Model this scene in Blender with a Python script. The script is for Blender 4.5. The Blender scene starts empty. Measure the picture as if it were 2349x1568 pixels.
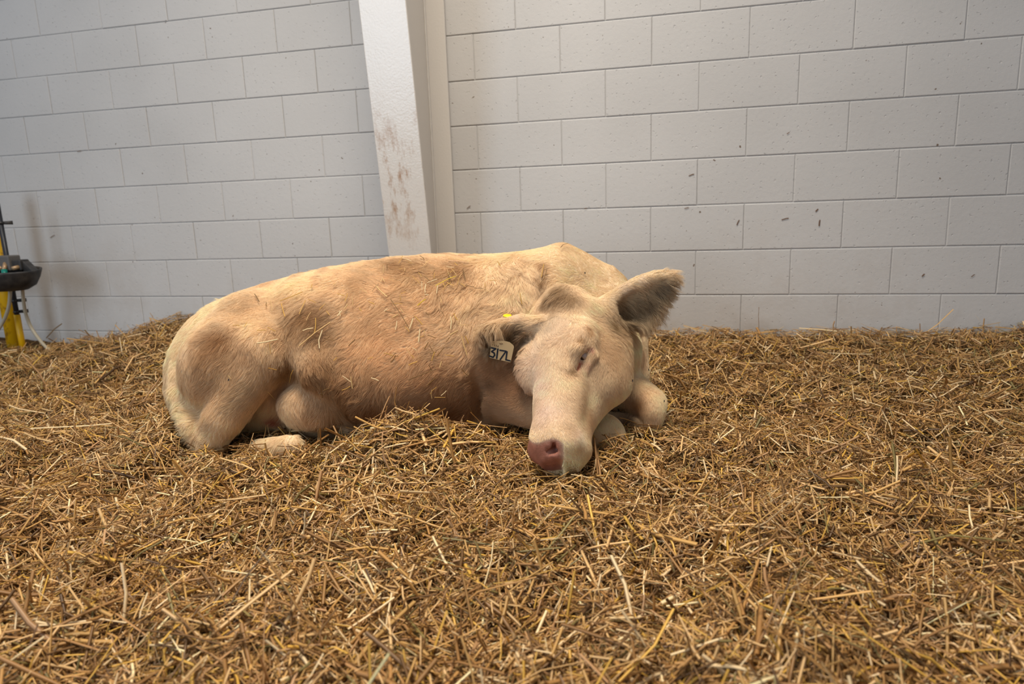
import bpy, math
import numpy as np
# ---------------------------------------------------------------- camera frame
F_PX = 1549.0137
YAW, PITCH, ROLL = -.2425, -.1957, -.0346
CAM = np.array([.9164, -3.1642, .8164])
_cy, _sy, _cp, _sp = math.cos(YAW), math.sin(YAW), math.cos(PITCH), math.sin(PITCH)
FWD = np.array([_sy*_cp, _cy*_cp, _sp])
_r = np.array([_cy, -_sy, 0.]); _u = np.cross(_r, FWD)
RGT = math.cos(ROLL)*_r + math.sin(ROLL)*_u
UPV = -math.sin(ROLL)*_r + math.cos(ROLL)*_u
HM = np.array([[_cy, -_sy, 0], [_sy, _cy, 0], [0, 0, 1.]])   # world -> pen frame (across, away, up) about CAM
def w2h(P): return (np.asarray(P) - CAM) @ HM.T
def h2w(P): return np.asarray(P) @ HM + CAM
def pt(px, py, Y):
    """point (pen frame) at distance Y seen at a pixel"""
    d = HM @ ((px-1174.5)/F_PX*RGT - (py-784)/F_PX*UPV + FWD)
    return d*(Y/d[1])
# ---------------------------------------------------------------- distance fields
def smin(a, b, k):
    h = np.clip(.5 + .5*(b-a)/k, 0, 1)
    return b + (a-b)*h - k*h*(1-h)
def smax(a, b, k): return -smin(-a, -b, k)
def unit(v): v = np.asarray(v, float); return v/np.linalg.norm(v)
def frame(L, N):
    L = unit(L); N = np.asarray(N, float); N = unit(N - L*(N@L)); return L, N, np.cross(L, N)
class Ell:
    def __init__(s, c, r, ax=None):
        s.c = np.asarray(c, float); s.r = np.asarray(r, float); s.M = np.eye(3) if ax is None else np.array(ax)
        s.R = max(s.r)
    def box(s): return s.c - s.R, s.c + s.R
    def d(s, P):
        q = (P - s.c) @ s.M.T
        k0 = np.sqrt(((q/s.r)**2).sum(-1)); k1 = np.sqrt(((q/s.r**2)**2).sum(-1))
        return k0*(k0-1)/np.maximum(k1, 1e-6)
class Cone:
    def __init__(s, a, b, ra, rb):
        s.a = np.asarray(a, float); s.b = np.asarray(b, float); s.ra = ra; s.rb = rb
    def box(s): m = max(s.ra, s.rb); return np.minimum(s.a, s.b)-m, np.maximum(s.a, s.b)+m
    def d(s, P):
        ab = s.b - s.a; q = P - s.a
        h = np.clip(q @ ab/(ab@ab), 0, 1)
        return np.sqrt(((q - h[..., None]*ab)**2).sum(-1)) - (s.ra + (s.rb-s.ra)*h)
class Loft:
    """sections along l: (l, ca, cb, ra, rb, n)"""
    def __init__(s, O, L, A, B, st):
        s.O = np.asarray(O, float); s.M = np.array([L, A, B]); st = np.array(st, float)
        t = np.linspace(st[0, 0], st[-1, 0], 160); cols = [t]
        m = np.gradient(st, st[:, 0], axis=0)
        i = np.clip(np.searchsorted(st[:, 0], t, side='right')-1, 0, len(st)-2)
        h = st[i+1, 0]-st[i, 0]; x = (t-st[i, 0])/h
        for c in range(1, st.shape[1]):
            p0, p1, m0, m1 = st[i, c], st[i+1, c], m[i, c]*h, m[i+1, c]*h
            cols.append((2*x**3-3*x**2+1)*p0+(x**3-2*x**2+x)*m0+(-2*x**3+3*x**2)*p1+(x**3-x**2)*m1)
        s.T = np.array(cols)
    def box(s):
        T = s.T; pts = []
        for sa in (-1, 1):
            for sb in (-1, 1):
                pts.append(np.stack([T[0], T[1]+sa*T[3], T[2]+sb*T[4]], 1) @ s.M + s.O)
        p = np.concatenate(pts); return p.min(0), p.max(0)
    def d(s, P):
        q = (P - s.O) @ s.M.T; T = s.T; l = q[..., 0]
        ca, cb, ra, rb, n = [np.interp(l, T[0], T[k]) for k in range(1, 6)]
        ra = np.maximum(ra, 1e-3); rb = np.maximum(rb, 1e-3)
        a = np.abs(q[..., 1]-ca)/ra; b = np.abs(q[..., 2]-cb)/rb
        k = (a**n + b**n + 1e-12)**(1/n)
        d = (k-1)*np.minimum(ra, rb)
        e = np.maximum(np.maximum(T[0, 0]-l, l-T[0, -1]), 0)
        return np.where(e > 0, np.sqrt(np.maximum(d, 0)**2 + e**2), d)
def field(P, prims, far=.12):
    """prims: list of (op, shape, k); ops 'u' union, 's' subtract. P (N,3)"""
    out = np.full(len(P), .5)
    for op, sh, k in prims:
        if op == 'g':
            out = smin(out, field(P, sh, far), k); continue
        lo, hi = sh.box(); m = far if op == 'u' else k+.01
        sel = np.where(((P > lo-m) & (P < hi+m)).all(1))[0]
        if not len(sel): continue
        v = sh.d(P[sel]); 
        if op == 'u': out[sel] = smin(out[sel], v, k)
        else: out[sel] = smax(out[sel], -v, k)
    return out
def surface_nets(prims, lo, hi, h):
    lo = np.array(lo); n = np.ceil((np.array(hi)-lo)/h).astype(int)+1
    ax = [lo[i]+h*np.arange(n[i]) for i in range(3)]
    V = np.full(n, .5, np.float32)
    # evaluate slab by slab, only within primitives' boxes
    for x0 in range(0, n[0], 32):
        xs = ax[0][x0:x0+32]
        G = np.stack(np.meshgrid(xs, ax[1], ax[2], indexing='ij'), -1).reshape(-1, 3)
        V[x0:x0+32] = field(G, prims).reshape(len(xs), n[1], n[2])
    ins = V < 0
    c = np.zeros(n-1, np.int8)
    for dx in (0, 1):
        for dy in (0, 1):
            for dz in (0, 1):
                c += ins[dx:n[0]-1+dx, dy:n[1]-1+dy, dz:n[2]-1+dz]
    act = (c > 0) & (c < 8); I = np.argwhere(act)
    idx = np.full(n-1, -1, np.int32); idx[act] = np.arange(len(I))
    S = np.zeros((len(I), 3)); W = np.zeros(len(I))
    cs = [(a, b, d) for a in (0, 1) for b in (0, 1) for d in (0, 1)]
    for i, p in enumerate(cs):
        for q in cs[i+1:]:
            if sum(abs(np.array(p)-q)) != 1: continue
            va = V[I[:, 0]+p[0], I[:, 1]+p[1], I[:, 2]+p[2]]; vb = V[I[:, 0]+q[0], I[:, 1]+q[1], I[:, 2]+q[2]]
            x = (va < 0) != (vb < 0); t = np.where(x, va/np.where(x, va-vb, 1), 0)
            S += np.where(x[:, None], np.array(p)+t[:, None]*(np.array(q)-np.array(p)), 0); W += x
    verts = lo + h*(I + S/W[:, None])
    faces = []
    for a in range(3):
        b, d = (a+1) % 3, (a+2) % 3
        s0 = [slice(0, n[0]-1), slice(0, n[1]-1), slice(0, n[2]-1)]; s1 = list(s0)
        s0 = [slice(1, n[i]-1) if i != a else slice(0, n[i]-1) for i in range(3)]
        s1 = [slice(1, n[i]-1) if i != a else slice(1, n[i]) for i in range(3)]
        A, B = ins[tuple(s0)], ins[tuple(s1)]
        E = np.argwhere(A != B)
        off = np.array([0 if i == a else 1 for i in range(3)]); E = E+off
        fl = ins[E[:, 0], E[:, 1], E[:, 2]]
        eb = np.eye(3, dtype=int)[b]; ed = np.eye(3, dtype=int)[d]
        g = lambda o: idx[tuple((E+o).T)]
        Q = np.stack([g(-eb-ed), g(-ed), g(0*eb), g(-eb)], 1)
        Q[~fl] = Q[~fl][:, ::-1]
        faces.append(Q)
    surface_nets.grid = (V, lo, h)
    return verts, np.concatenate(faces)
def near_dist(P):
    """distance read off the grid that made the surface"""
    V, lo, h = surface_nets.grid; q = (P-lo)/h; i = np.clip(np.floor(q).astype(int), 0, np.array(V.shape)-2); f = np.clip(q-i, 0, 1); o = 0
    for a in (0, 1):
        for b in (0, 1):
            for c in (0, 1):
                o = o + V[i[:, 0]+a, i[:, 1]+b, i[:, 2]+c]*np.abs(1-a-f[:, 0])*np.abs(1-b-f[:, 1])*np.abs(1-c-f[:, 2])
    return o
def grad(P, prims, e=.002):
    g = np.zeros_like(P)
    for i in range(3):
        o = np.zeros(3); o[i] = e
        g[:, i] = (field(P+o, prims)-field(P-o, prims))/(2*e)
    return g
# ---------------------------------------------------------------- scene, camera, light
from mathutils import Matrix, Vector
from mathutils.kdtree import KDTree
SC = bpy.context.scene
COL = SC.collection
rng = np.random.default_rng(7)
cam = bpy.data.cameras.new('camera'); cam_o = bpy.data.objects.new('camera', cam); COL.objects.link(cam_o)
cam.sensor_width = 36; cam.lens = F_PX/2349*36; cam.clip_start = .05
cam_o.matrix_world = Matrix(((RGT[0], UPV[0], -FWD[0], CAM[0]), (RGT[1], UPV[1], -FWD[1], CAM[1]), (RGT[2], UPV[2], -FWD[2], CAM[2]), (0, 0, 0, 1)))
cam.dof.use_dof = True; cam.dof.focus_distance = 1.85; cam.dof.aperture_fstop = 3.2
SC.camera = cam_o
world = bpy.data.worlds.new('barn_air'); SC.world = world; world.use_nodes = True
world.node_tree.nodes['Background'].inputs[0].default_value = (.86, .9, 1.0, 1)
world.node_tree.nodes['Background'].inputs[1].default_value = .36
def area(name, loc, target, sx, sy, power, col):
    l = bpy.data.lights.new(name, 'AREA'); l.shape = 'RECTANGLE'; l.size = sx; l.size_y = sy; l.energy = power; l.color = col
    o = bpy.data.objects.new(name, l); COL.objects.link(o); o.location = loc
    o.rotation_euler = (Vector(target)-Vector(loc)).to_track_quat('-Z', 'Y').to_euler(); return o
area('daylight_opening', (-2.7, -6.6, 1.9), (-1.6, 0, .3), 1.7, 2.8, 118, (.66, .82, 1.0))
area('roof_lamp', (.35, -1.95, 4.0), (.15, -1.55, 0), 1.3, 1.0, 84, (1.0, .90, .76)).data.spread = math.radians(118)
area('roof_lamp', (-1.8, -2.2, 4.2), (-1.3, -1.4, 0), 1.2, 1.0, 17, (1.0, .93, .84)).data.spread = math.radians(118)
vs = SC.view_settings; vs.view_transform = 'Standard'; vs.look = 'None'; vs.gamma = 1; vs.exposure = 0.0
SC.cycles.max_bounces = 6; SC.cycles.diffuse_bounces = 3; SC.cycles.glossy_bounces = 2; SC.cycles.transmission_bounces = 3; SC.cycles.transparent_max_bounces = 4

# ---------------------------------------------------------------- helpers
def lin(r, g, b):
    f = lambda v: (v/255/12.92) if v <= 10 else ((v/255+.055)/1.055)**2.4
    return np.array([f(r), f(g), f(b)])
def tag(o, label=None, cat=None, group=None, kind=None):
    for k, v in (('label', label), ('category', cat), ('group', group), ('kind', kind)):
        if v: o[k] = v
    return o
def link(o, parent=None):
    COL.objects.link(o)
    if parent: o.parent = parent
    return o
def empty(name, loc=(0, 0, 0), parent=None):
    o = bpy.data.objects.new(name, None); o.empty_display_size = .05; o.location = loc; return link(o, parent)
def mesh(name, V, F, mat=None, parent=None, smooth=False, loc=None):
    m = bpy.data.meshes.new(name); m.from_pydata([tuple(map(float, v)) for v in V], [], [tuple(map(int, f)) for f in F]); m.update()
    if mat: m.materials.append(mat)
    if smooth: m.shade_smooth()
    o = bpy.data.objects.new(name, m)
    if loc is not None: o.location = loc
    return link(o, parent)
class MB:
    def __init__(s): s.V = []; s.F = []
    def add(s, V, F):
        n = len(s.V); s.V += [tuple(v) for v in V]; s.F += [tuple(i+n for i in f) for f in F]; return s
    def box(s, lo, hi, M=None):
        V = [(x, y, z) for x in (lo[0], hi[0]) for y in (lo[1], hi[1]) for z in (lo[2], hi[2])]
        if M is not None: V = [tuple(M @ Vector(v)) for v in V]
        return s.add(V, [(0, 1, 3, 2), (4, 6, 7, 5), (0, 4, 5, 1), (2, 3, 7, 6), (0, 2, 6, 4), (1, 5, 7, 3)])
    def tube(s, pts, rad, n=10, cap=True):
        pts = [np.array(p, float) for p in pts]; rad = [rad]*len(pts) if np.isscalar(rad) else rad
        up = np.array([0, 0, 1.]); V = []; F = []; prev = None
        for i, p in enumerate(pts):
            t = unit(pts[min(i+1, len(pts)-1)]-pts[max(i-1, 0)])
            a = prev - t*(prev@t) if prev is not None else np.cross(t, up if abs(t[2]) < .9 else np.array([1., 0, 0]))
            a = unit(a); prev = a; b = np.cross(t, a)
            for k in range(n):
                w = 2*math.pi*k/n; V.append(p+rad[i]*(a*math.cos(w)+b*math.sin(w)))
        for i in range(len(pts)-1):
            for k in range(n): F.append((i*n+k, i*n+(k+1) % n, (i+1)*n+(k+1) % n, (i+1)*n+k))
        if cap: F += [tuple(range(n))[::-1], tuple((len(pts)-1)*n+k for k in range(n))]
        return s.add(V, F)
    def lathe(s, prof, c, n=32, sx=1, sy=1):
        V = []; F = []
        for r, z in prof:
            for k in range(n): w = 2*math.pi*k/n; V.append((c[0]+r*sx*math.cos(w), c[1]+r*sy*math.sin(w), c[2]+z))
        for i in range(len(prof)-1):
            for k in range(n): F.append((i*n+k, i*n+(k+1) % n, (i+1)*n+(k+1) % n, (i+1)*n+k))
        F.append(tuple(range(n))[::-1]); return s.add(V, F)
    def build(s, name, mat=None, parent=None, smooth=False, bevel=0):
        o = mesh(name, s.V, s.F, mat, parent, smooth)
        if bevel:
            b = o.modifiers.new('b', 'BEVEL'); b.width = bevel; b.segments = 2; b.limit_method = 'ANGLE'
        return o
def smooth_pts(P, k=6):
    P = np.array(P, float); out = []
    for i in range(len(P)-1):
        p0, p1, p2, p3 = P[max(i-1, 0)], P[i], P[i+1], P[min(i+2, len(P)-1)]
        for t in np.linspace(0, 1, k, endpoint=False):
            out.append(.5*((2*p1)+(-p0+p2)*t+(2*p0-5*p1+4*p2-p3)*t*t+(-p0+3*p1-3*p2+p3)*t**3))
    out.append(P[-1]); return out
class Mat:
    def __init__(s, name, rough=.6, spec=.3, col=(.5, .5, .5), metal=0):
        s.m = bpy.data.materials.new(name); s.m.use_nodes = True; s.t = s.m.node_tree; s.b = s.t.nodes['Principled BSDF']
        s.b.inputs['Roughness'].default_value = rough; s.b.inputs['Specular IOR Level'].default_value = spec
        s.b.inputs['Base Color'].default_value = (*col, 1); s.b.inputs['Metallic'].default_value = metal
    def n(s, typ, ins=None, **kw):
        x = s.t.nodes.new(typ)
        for k, v in kw.items(): setattr(x, k, v)
        for k, v in (ins or {}).items():
            if isinstance(v, bpy.types.NodeSocket): s.t.links.new(v, x.inputs[k])
            else: x.inputs[k].default_value = v
        return x
    def to(s, sock, name): s.t.links.new(sock, s.b.inputs[name])
    def noise(s, scale, detail=3, rough=.5, vec=None, dim=None):
        if vec is None: vec = s.n('ShaderNodeNewGeometry').outputs['Position']
        return s.n('ShaderNodeTexNoise', {'Vector': vec, 'Scale': scale, 'Detail': detail, 'Roughness': rough}).outputs['Fac']
    def ramp(s, fac, stops):
        r = s.n('ShaderNodeValToRGB', {'Fac': fac}); e = r.color_ramp.elements
        while len(e) < len(stops): e.new(.5)
        for i, (p, c) in enumerate(stops):
            e[i].position = p; e[i].color = (*(c if hasattr(c, '__len__') else (c, c, c)), 1)
        return r.outputs['Color']
    def mix(s, fac, a, b, mode='MIX'):
        x = s.n('ShaderNodeMix', data_type='RGBA', blend_type=mode)
        for sock, v in ((x.inputs[0], fac), (x.inputs[6], a), (x.inputs[7], b)):
            if isinstance(v, bpy.types.NodeSocket): s.t.links.new(v, sock)
            elif sock is x.inputs[0]: sock.default_value = v
            else: sock.default_value = (*v, 1)
        return x.outputs[2]
    def math(s, op, a, b=0.): 
        x = s.n('ShaderNodeMath', {0: a, 1: b}, operation=op); return x.outputs[0]
    def bump(s, h, strength, dist, normal=None):
        i = {'Height': h, 'Strength': strength, 'Distance': dist}
        if normal is not None: i['Normal'] = normal
        return s.n('ShaderNodeBump', i).outputs['Normal']

# ---------------------------------------------------------------- materials of the building
def wall_paint():
    M = Mat('painted_block', .5, .35)
    pos = M.n('ShaderNodeNewGeometry').outputs['Position']
    big = M.noise(1.3, 3, vec=pos)
    c = M.ramp(big, [(.3, lin(184, 181, 177)), (.7, lin(196, 193, 189))])
    speck = M.noise(38, 2, .5, vec=pos); sp2 = M.noise(5, 2, .5, vec=pos)
    m = M.math('MULTIPLY', M.math('GREATER_THAN', speck, .735), M.math('GREATER_THAN', sp2, .5))
    c = M.mix(m, c, lin(110, 92, 76))
    # scuffed grime low down on the wall
    z = M.n('ShaderNodeSeparateXYZ', {0: pos}).outputs[2]
    low = M.n('ShaderNodeMapRange', {0: z, 1: .95, 2: .25, 3: 0., 4: 1.}).outputs[0]
    g = M.math('MULTIPLY', low, M.ramp(M.noise(2.6, 5, .65, vec=pos), [(.5, 0.), (.72, .35)]))
    c = M.mix(g, c, lin(150, 132, 112)); M.to(c, 'Base Color')
    n1 = M.bump(M.noise(240, 3, .6, vec=pos), .28, .002)
    n2 = M.bump(M.noise(55, 3, .6, vec=pos), .3, .003, n1)
    pit = M.ramp(M.noise(70, 1, .4, vec=pos), [(.27, 0.), (.31, 1.)])
    M.to(M.bump(pit, .6, .003, n2), 'Normal')
    M.to(M.n('ShaderNodeMapRange', {0: M.noise(30, 2, vec=pos), 3: .42, 4: .62}).outputs[0], 'Roughness')
    return M.m
def joint_paint():
    M = Mat('painted_joint', .6, .3, lin(190, 188, 184)); M.to(M.bump(M.noise(150), .3, .002), 'Normal'); return M.m
def column_paint():
    M = Mat('gloss_cream_paint', .24, .6)
    pos = M.n('ShaderNodeNewGeometry').outputs['Position']
    z = M.n('ShaderNodeSeparateXYZ', {0: pos}).outputs[2]
    st = M.n('ShaderNodeMapping', {0: pos, 3: (1, 1, .35)}).outputs[0]
    n = M.noise(17, 6, .7, vec=st)
    band = M.math('MULTIPLY', M.n('ShaderNodeMapRange', {0: z, 1: .62, 2: .85, 3: .2, 4: 1.}).outputs[0], M.n('ShaderNodeMapRange', {0: z, 1: 1.32, 2: 1.05, 3: 0., 4: 1.}).outputs[0])
    y = M.n('ShaderNodeSeparateXYZ', {0: pos}).outputs[1]
    front = M.math('LESS_THAN', y, -.33)
    s_ = M.math('MULTIPLY', M.math('MULTIPLY', M.ramp(n, [(.52, 0.), (.66, 1.)]), band), front)
    c = M.mix(M.math('MULTIPLY', s_, .85), lin(204, 198, 190), lin(146, 100, 48))
    M.to(c, 'Base Color')
    b1 = M.bump(M.noise(120, 2, .5, vec=pos), .35, .0015)
    M.to(M.bump(M.noise(9, 2, .5, vec=pos), .15, .003, b1), 'Normal')
    return M.m
PAINT, JOINT, CREAM = wall_paint(), joint_paint(), column_paint()

# ---------------------------------------------------------------- concrete floor and block wall
def slab():
    M = Mat('concrete', .8, .2); M.to(M.ramp(M.noise(9, 5), [(.3, lin(120, 112, 100)), (.7, lin(150, 142, 130))]), 'Base Color')
    M.to(M.bump(M.noise(60), .3, .003), 'Normal')
    b = MB().box((-5.2, -6, -.1), (4.4, .19, 0)); return tag(b.build('floor', M.m), 'grey concrete barn floor under the straw', 'floor', kind='structure')
slab()
wall = MB().box((-5.2, .0042, 0), (4.4, .19, 4.0)).build('wall_back', JOINT)
tag(wall, 'white painted concrete block wall behind the pen', 'wall', kind='structure')
def block_mesh(w):
    g, gz, b, h = .0011, .0019, .0030, .2
    x0, x1, z0, z1 = -w/2+g, w/2-g, -h/2+gz, h/2-gz
    V = [(x0+b, 0, z0+b), (x1-b, 0, z0+b), (x1-b, 0, z1-b), (x0+b, 0, z1-b), (x0, 0.0020, z0), (x1, 0.0020, z0), (x1, 0.0020, z1), (x0, 0.0020, z1),
         (x0, .012, z0), (x1, .012, z0), (x1, .012, z1), (x0, .012, z1)]
    F = [(0, 1, 2, 3)] + [(a, a+4, (a+1) % 4+4, (a+1) % 4) for a in range(4)] + [(a+4, a+8, (a+1) % 4+8, (a+1) % 4+4) for a in range(4)]
    m = bpy.data.meshes.new('block'); m.from_pydata(V, [], F); m.materials.append(PAINT); return m
blk = block_mesh(.4)
for j in range(0, 15):                        # courses: top edge of course j stands at (j+1)*.2
    off = 0. if (j-3) % 2 == 0 else .2
    for i in range(-11, 10):
        x = i*.4+.2+off
        if x > 4.2 or x < -4.9: continue
        o = bpy.data.objects.new('block', blk); o.location = (x, rng.normal(0, .0006), .1+.2*j)
        o.rotation_euler = (rng.normal(0, .0035), 0, rng.normal(0, .0018)); link(o, wall)

# ---------------------------------------------------------------- tapered steel column
colm = tag(empty('steel_column', (-.225, -.2, 0)), 'cream painted tapered steel column against the block wall, brown smears on its front', 'column', kind='structure')
def col_part(name, mb, bevel=.003):
    o = mb.build(name, CREAM, None, bevel=bevel); o.parent = colm; o.matrix_parent_inverse = Matrix.Translation((.225, .2, 0)); return o
yf = lambda z: -.365-(z-.62)*.1235
def prism(x0, x1, ya, yb, z0, z1):            # ya(z), yb(z) front and back faces
    V = []
    for z in (z0, z1):
        V += [(x0, ya(z), z), (x1, ya(z), z), (x1, yb(z), z), (x0, yb(z), z)]
    return MB().add(V, [(0, 3, 2, 1), (4, 5, 6, 7), (0, 1, 5, 4), (1, 2, 6, 5), (2, 3, 7, 6), (3, 0, 4, 7)])
col_part('front_flange', prism(-.325, -.125, yf, lambda z: yf(z)+.014, 0, 4))
col_part('rear_flange', prism(-.325, -.125, lambda z: -.022, lambda z: -.004, 0, 4))
col_part('web', prism(-.230, -.220, lambda z: yf(z)+.013, lambda z: -.021, 0, 4), 0)
wb = MB()
for sx in (-1, 1):
    z = np.linspace(0, 4, 260); wob = np.cumsum(rng.normal(0, .0004, 260))*.25
    wb.tube([(-.225+sx*.0065+w, -.0255, a) for a, w in zip(z, wob)], [.0042+abs(v) for v in rng.normal(0, .0009, 260)], 6, False)
o = wb.build('weld_bead', CREAM, None, True); o.parent = colm; o.matrix_parent_inverse = Matrix.Translation((.225, .2, 0))
def cow_prims():
    body = []; p = body
    U = lambda sh, k=.04: p.append(('u', sh, k))
    S = lambda sh, k=.02: p.append(('s', sh, k))
    def surf(px, py, a=1.3, b=2.7):
        ys = np.arange(a, b, .003); P = np.array([pt(px, py, y) for y in ys])
        f = field(P, p); i = np.argmax(f < 0); y = ys[i]
        if f[i] >= 0: return None
        y = ys[i-1] + .003*f[i-1]/(f[i-1]-f[i]) if i else y
        return pt(px, py, y)
    # trunk: sections across the picture, Y away, Z up
    st = []
    for px, top, Y0, hd, n, zb in [(402, 860, 2.2, .03, 2, -.6), (425, 780, 2.22, .12, 2, -.68), (480, 708, 2.22, .18, 2, -.74), (560, 668, 2.22, .22, 2.1, -.74), (650, 640, 2.22, .235, 2.1, -.74),
                            (750, 615, 2.2, .26, 2.1, -.74), (880, 594, 2.19, .275, 2.1, -.74), (1000, 583, 2.19, .28, 2.1, -.74), (1100, 584, 2.19, .27, 2.1, -.74),
                            (1200, 576, 2.2, .25, 2.1, -.74), (1290, 566, 2.22, .2, 2, -.74), (1350, 600, 2.25, .14, 2, -.72), (1400, 650, 2.25, .03, 2, -.6)]:
        t = pt(px, top, Y0+.05); zt = t[2]
        st.append((t[0], Y0, (zt+zb)/2, hd, (zt-zb)/2, n))
    U(Loft((0, 0, 0), (1, 0, 0), (0, 1, 0), (0, 0, 1), st))
    U(Ell(pt(930, 840, 2.1), (.33, .24, .19)), .06)            # belly
    U(Ell(pt(1150, 790, 2.11), (.15, .17, .2)), .05)            # shoulder
    U(Ell(pt(1250, 850, 2.15), (.17, .18, .16)), .05)            # brisket
    # flank hollow before the thigh
    S(Ell(pt(625, 925, 1.9), (.085, .10, .06), frame((.6, 0, .8), (0, 1, 0))), .04)
    # near hind leg
    U(Ell(pt(530, 828, 2.05), (.16, .16, .14), frame((.6, 0, .8), (0, 1, 0))), .04)
    U(Cone(pt(605, 810, 1.98), pt(515, 955, 1.93), .085, .058), .025)
    U(Cone(pt(515, 955, 1.93), pt(482, 1020, 1.93), .05, .04), .02)
    U(Cone(pt(440, 880, 2.08), pt(465, 985, 1.97), .055, .05), .04)
    U(Cone(pt(575, 745, 2.12), pt(615, 800, 2.02), .09, .09), .05)
    U(Ell(pt(690, 690, 2.1), (.07, .07, .05)), .04)             # hook bone
    U(Cone(pt(700, 760, 2.02), pt(735, 850, 1.93), .07, .045), .04)   # flank fold
    U(Cone(pt(735, 850, 1.93), pt(820, 905, 1.93), .045, .05), .04)
    # far hind leg, belly floor
    U(Ell(pt(720, 930, 1.98), (.105, .07, .075)), .02)
    U(Ell(pt(630, 925, 2.08), (.07, .07, .08)), .025)
    U(Cone(pt(600, 1028, 1.92), pt(668, 1022, 1.86), .026, .03), .015)
    # neck
    U(Cone(pt(1230, 720, 2.25), pt(1370, 745, 2.22), .17, .135), .06)
    U(Cone(pt(1370, 745, 2.22), pt(1390, 810, 2.06), .13, .11), .05)
    U(Cone(pt(1290, 600, 2.28), pt(1400, 665, 2.26), .05, .06), .05)
    U(Cone(pt(1430, 735, 2.2), pt(1438, 860, 2.12), .07, .07), .04)
    # forelegs
    U(Cone(pt(1150, 900, 1.99), pt(1385, 985, 1.86), .085, .045), .03)
    U(Ell(pt(1392, 998, 1.84), (.052, .045, .046)), .02)
    U(Cone(pt(1395, 865, 2.08), pt(1490, 925, 1.96), .075, .05), .03)
    U(Ell(pt(1497, 948, 1.93), (.034, .036, .048)), .02)
    U(Cone(pt(1496, 972, 1.92), pt(1385, 965, 2.02), .022, .03), .012)
    S(Cone(pt(1500, 1000, 1.85), pt(1400, 950, 1.90), .012, .012), .012)
    ca, cb, cc = surf(1095, 965), surf(1098, 905), surf(1088, 845)
    S(Cone(ca-unit(ca)*.004, cb+unit(cb)*.004, .020, .013), .022); S(Cone(cb+unit(cb)*.004, cc-unit(cc)*.012, .013, .008), .022)
    # tail
    tl = [(505, 702, 2.3), (455, 748, 2.2), (420, 820, 2.12), (408, 900, 2.03), (430, 975, 1.93)]
    for a, b in zip(tl, tl[1:]):
        U(Cone(pt(*a), pt(*b), .02, .018), .025)
    # head, set against the neck and shoulder
    p = []
    O = pt(1259, 745, 1.87); L = pt(1236, 1010, 1.62)-O
    L, N, Sd = frame(L, (-.60, -.76, .0))
    if Sd[0] < 0: Sd = -Sd
    head = [(-.13, -.08, 0, .05, .06, 2), (-.09, -.085, 0, .085, .09, 2.2), (-.02, -.11, 0, .11, .1, 2.4), (.05, -.125, 0, .135, .106, 2.5), (.11, -.13, 0, .14, .102, 2.4),
            (.17, -.12, 0, .122, .084, 2.3), (.23, -.10, 0, .1, .07, 2.3), (.28, -.085, 0, .085, .066, 2.3), (.32, -.077, 0, .078, .072, 2.4), (.355, -.08, 0, .075, .074, 2.5), (.395, -.085, 0, .05, .052, 2.2)]
    U(Loft(O, L, N, Sd, head), .03)
    hp = lambda l, n, s: O+L*l+N*n+Sd*s
    for sg in (1, -1):
        U(Ell(hp(.055, -.05, .088*sg), (.055, .035, .03), (L, N, Sd)), .03)       # brow
        U(Ell(hp(.075, -.185, .07*sg), (.10, .085, .045), (L, N, Sd)), .04)         # cheek
        U(Ell(hp(0, -.17, .075*sg), (.1, .08, .04), (L, N, Sd)), .03)         # jaw angle
        U(Ell(hp(.22, -.06, .055*sg), (.07, .02, .02), (L, N, Sd)), .03)      # cheek bone
        U(Ell(hp(.352, -.055, .055*sg), (.03, .03, .024), (L, N, Sd)), .015)      # nostril wing
    U(Ell(hp(.09, -.05, -.095), (.07, .04, .04), (L, N, Sd)), .04)
    U(Ell(hp(-.115, -.055, -.012), (.05, .055, .07), (L, N, Sd)), .03)               # poll
    U(Ell(hp(-.075, -.05, -.065), (.05, .045, .04), (L, N, Sd)), .03)
    # ears
    def ear(base, tip, facing, st, open_, k=.02):
        eL, eN, eS = frame(tip-base, facing)
        if eS[2] < 0: eS = -eS
        U(Loft(base, eL, eN, eS, st), k)
        S(Loft(base+eN*.022, eL, eN, eS, open_), .012)
        return eL, eN, eS
    U(Cone(pt(1330, 735, 1.92), pt(1405, 712, 1.97), .05, .04), .03)
    ear(pt(1385, 722, 1.97), pt(1560, 632, 1.93), (-.15, -1, -.3),
        [(0, 0, 0, .035, .04, 2), (.05, 0, -.01, .036, .062, 2), (.10, 0, -.018, .033, .074, 2), (.15, 0, -.012, .028, .066, 2), (.20, 0, 0, .02, .042, 2), (.236, 0, .004, .01, .012, 2)],
        [(.03, 0, -.01, .01, .02, 2), (.06, 0, -.012, .024, .040, 2), (.10, 0, -.018, .026, .055, 2), (.15, 0, -.012, .02, .048, 2), (.20, 0, 0, .01, .022, 2)])
    U(Cone(pt(1240, 745, 1.9), pt(1190, 742, 1.92), .026, .020), .02)
    ear(pt(1205, 738, 1.92), pt(1098, 768, 1.89), (.2, -1, -.45),
        [(0, 0, 0, .018, .018, 2), (.03, 0, -.012, .022, .034, 2), (.07, 0, -.020, .022, .046, 2), (.11, 0, -.014, .018, .036, 2), (.14, 0, -.004, .008, .012, 2)],
        [(.025, 0, -.014, .006, .014, 2), (.06, 0, -.020, .014, .032, 2), (.09, 0, -.020, .012, .030, 2), (.12, 0, -.01, .006, .014, 2)])
    head_p = p; comp = [('g', body, .01), ('g', head_p, .014)]; p = comp
    # nostril
    a, b, c_ = surf(1271, 1016), surf(1273, 1030), surf(1257, 1037)
    toc = unit(-b)
    S(Cone(a-toc*.004, b-toc*.010, .005, .010), .004); S(Cone(b-toc*.010, c_-toc*.004, .009, .005), .004)
    # eye slit under a folded lid
    e0, e1, e2 = surf(1353, 797), surf(1337, 817), surf(1321, 850)
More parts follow.
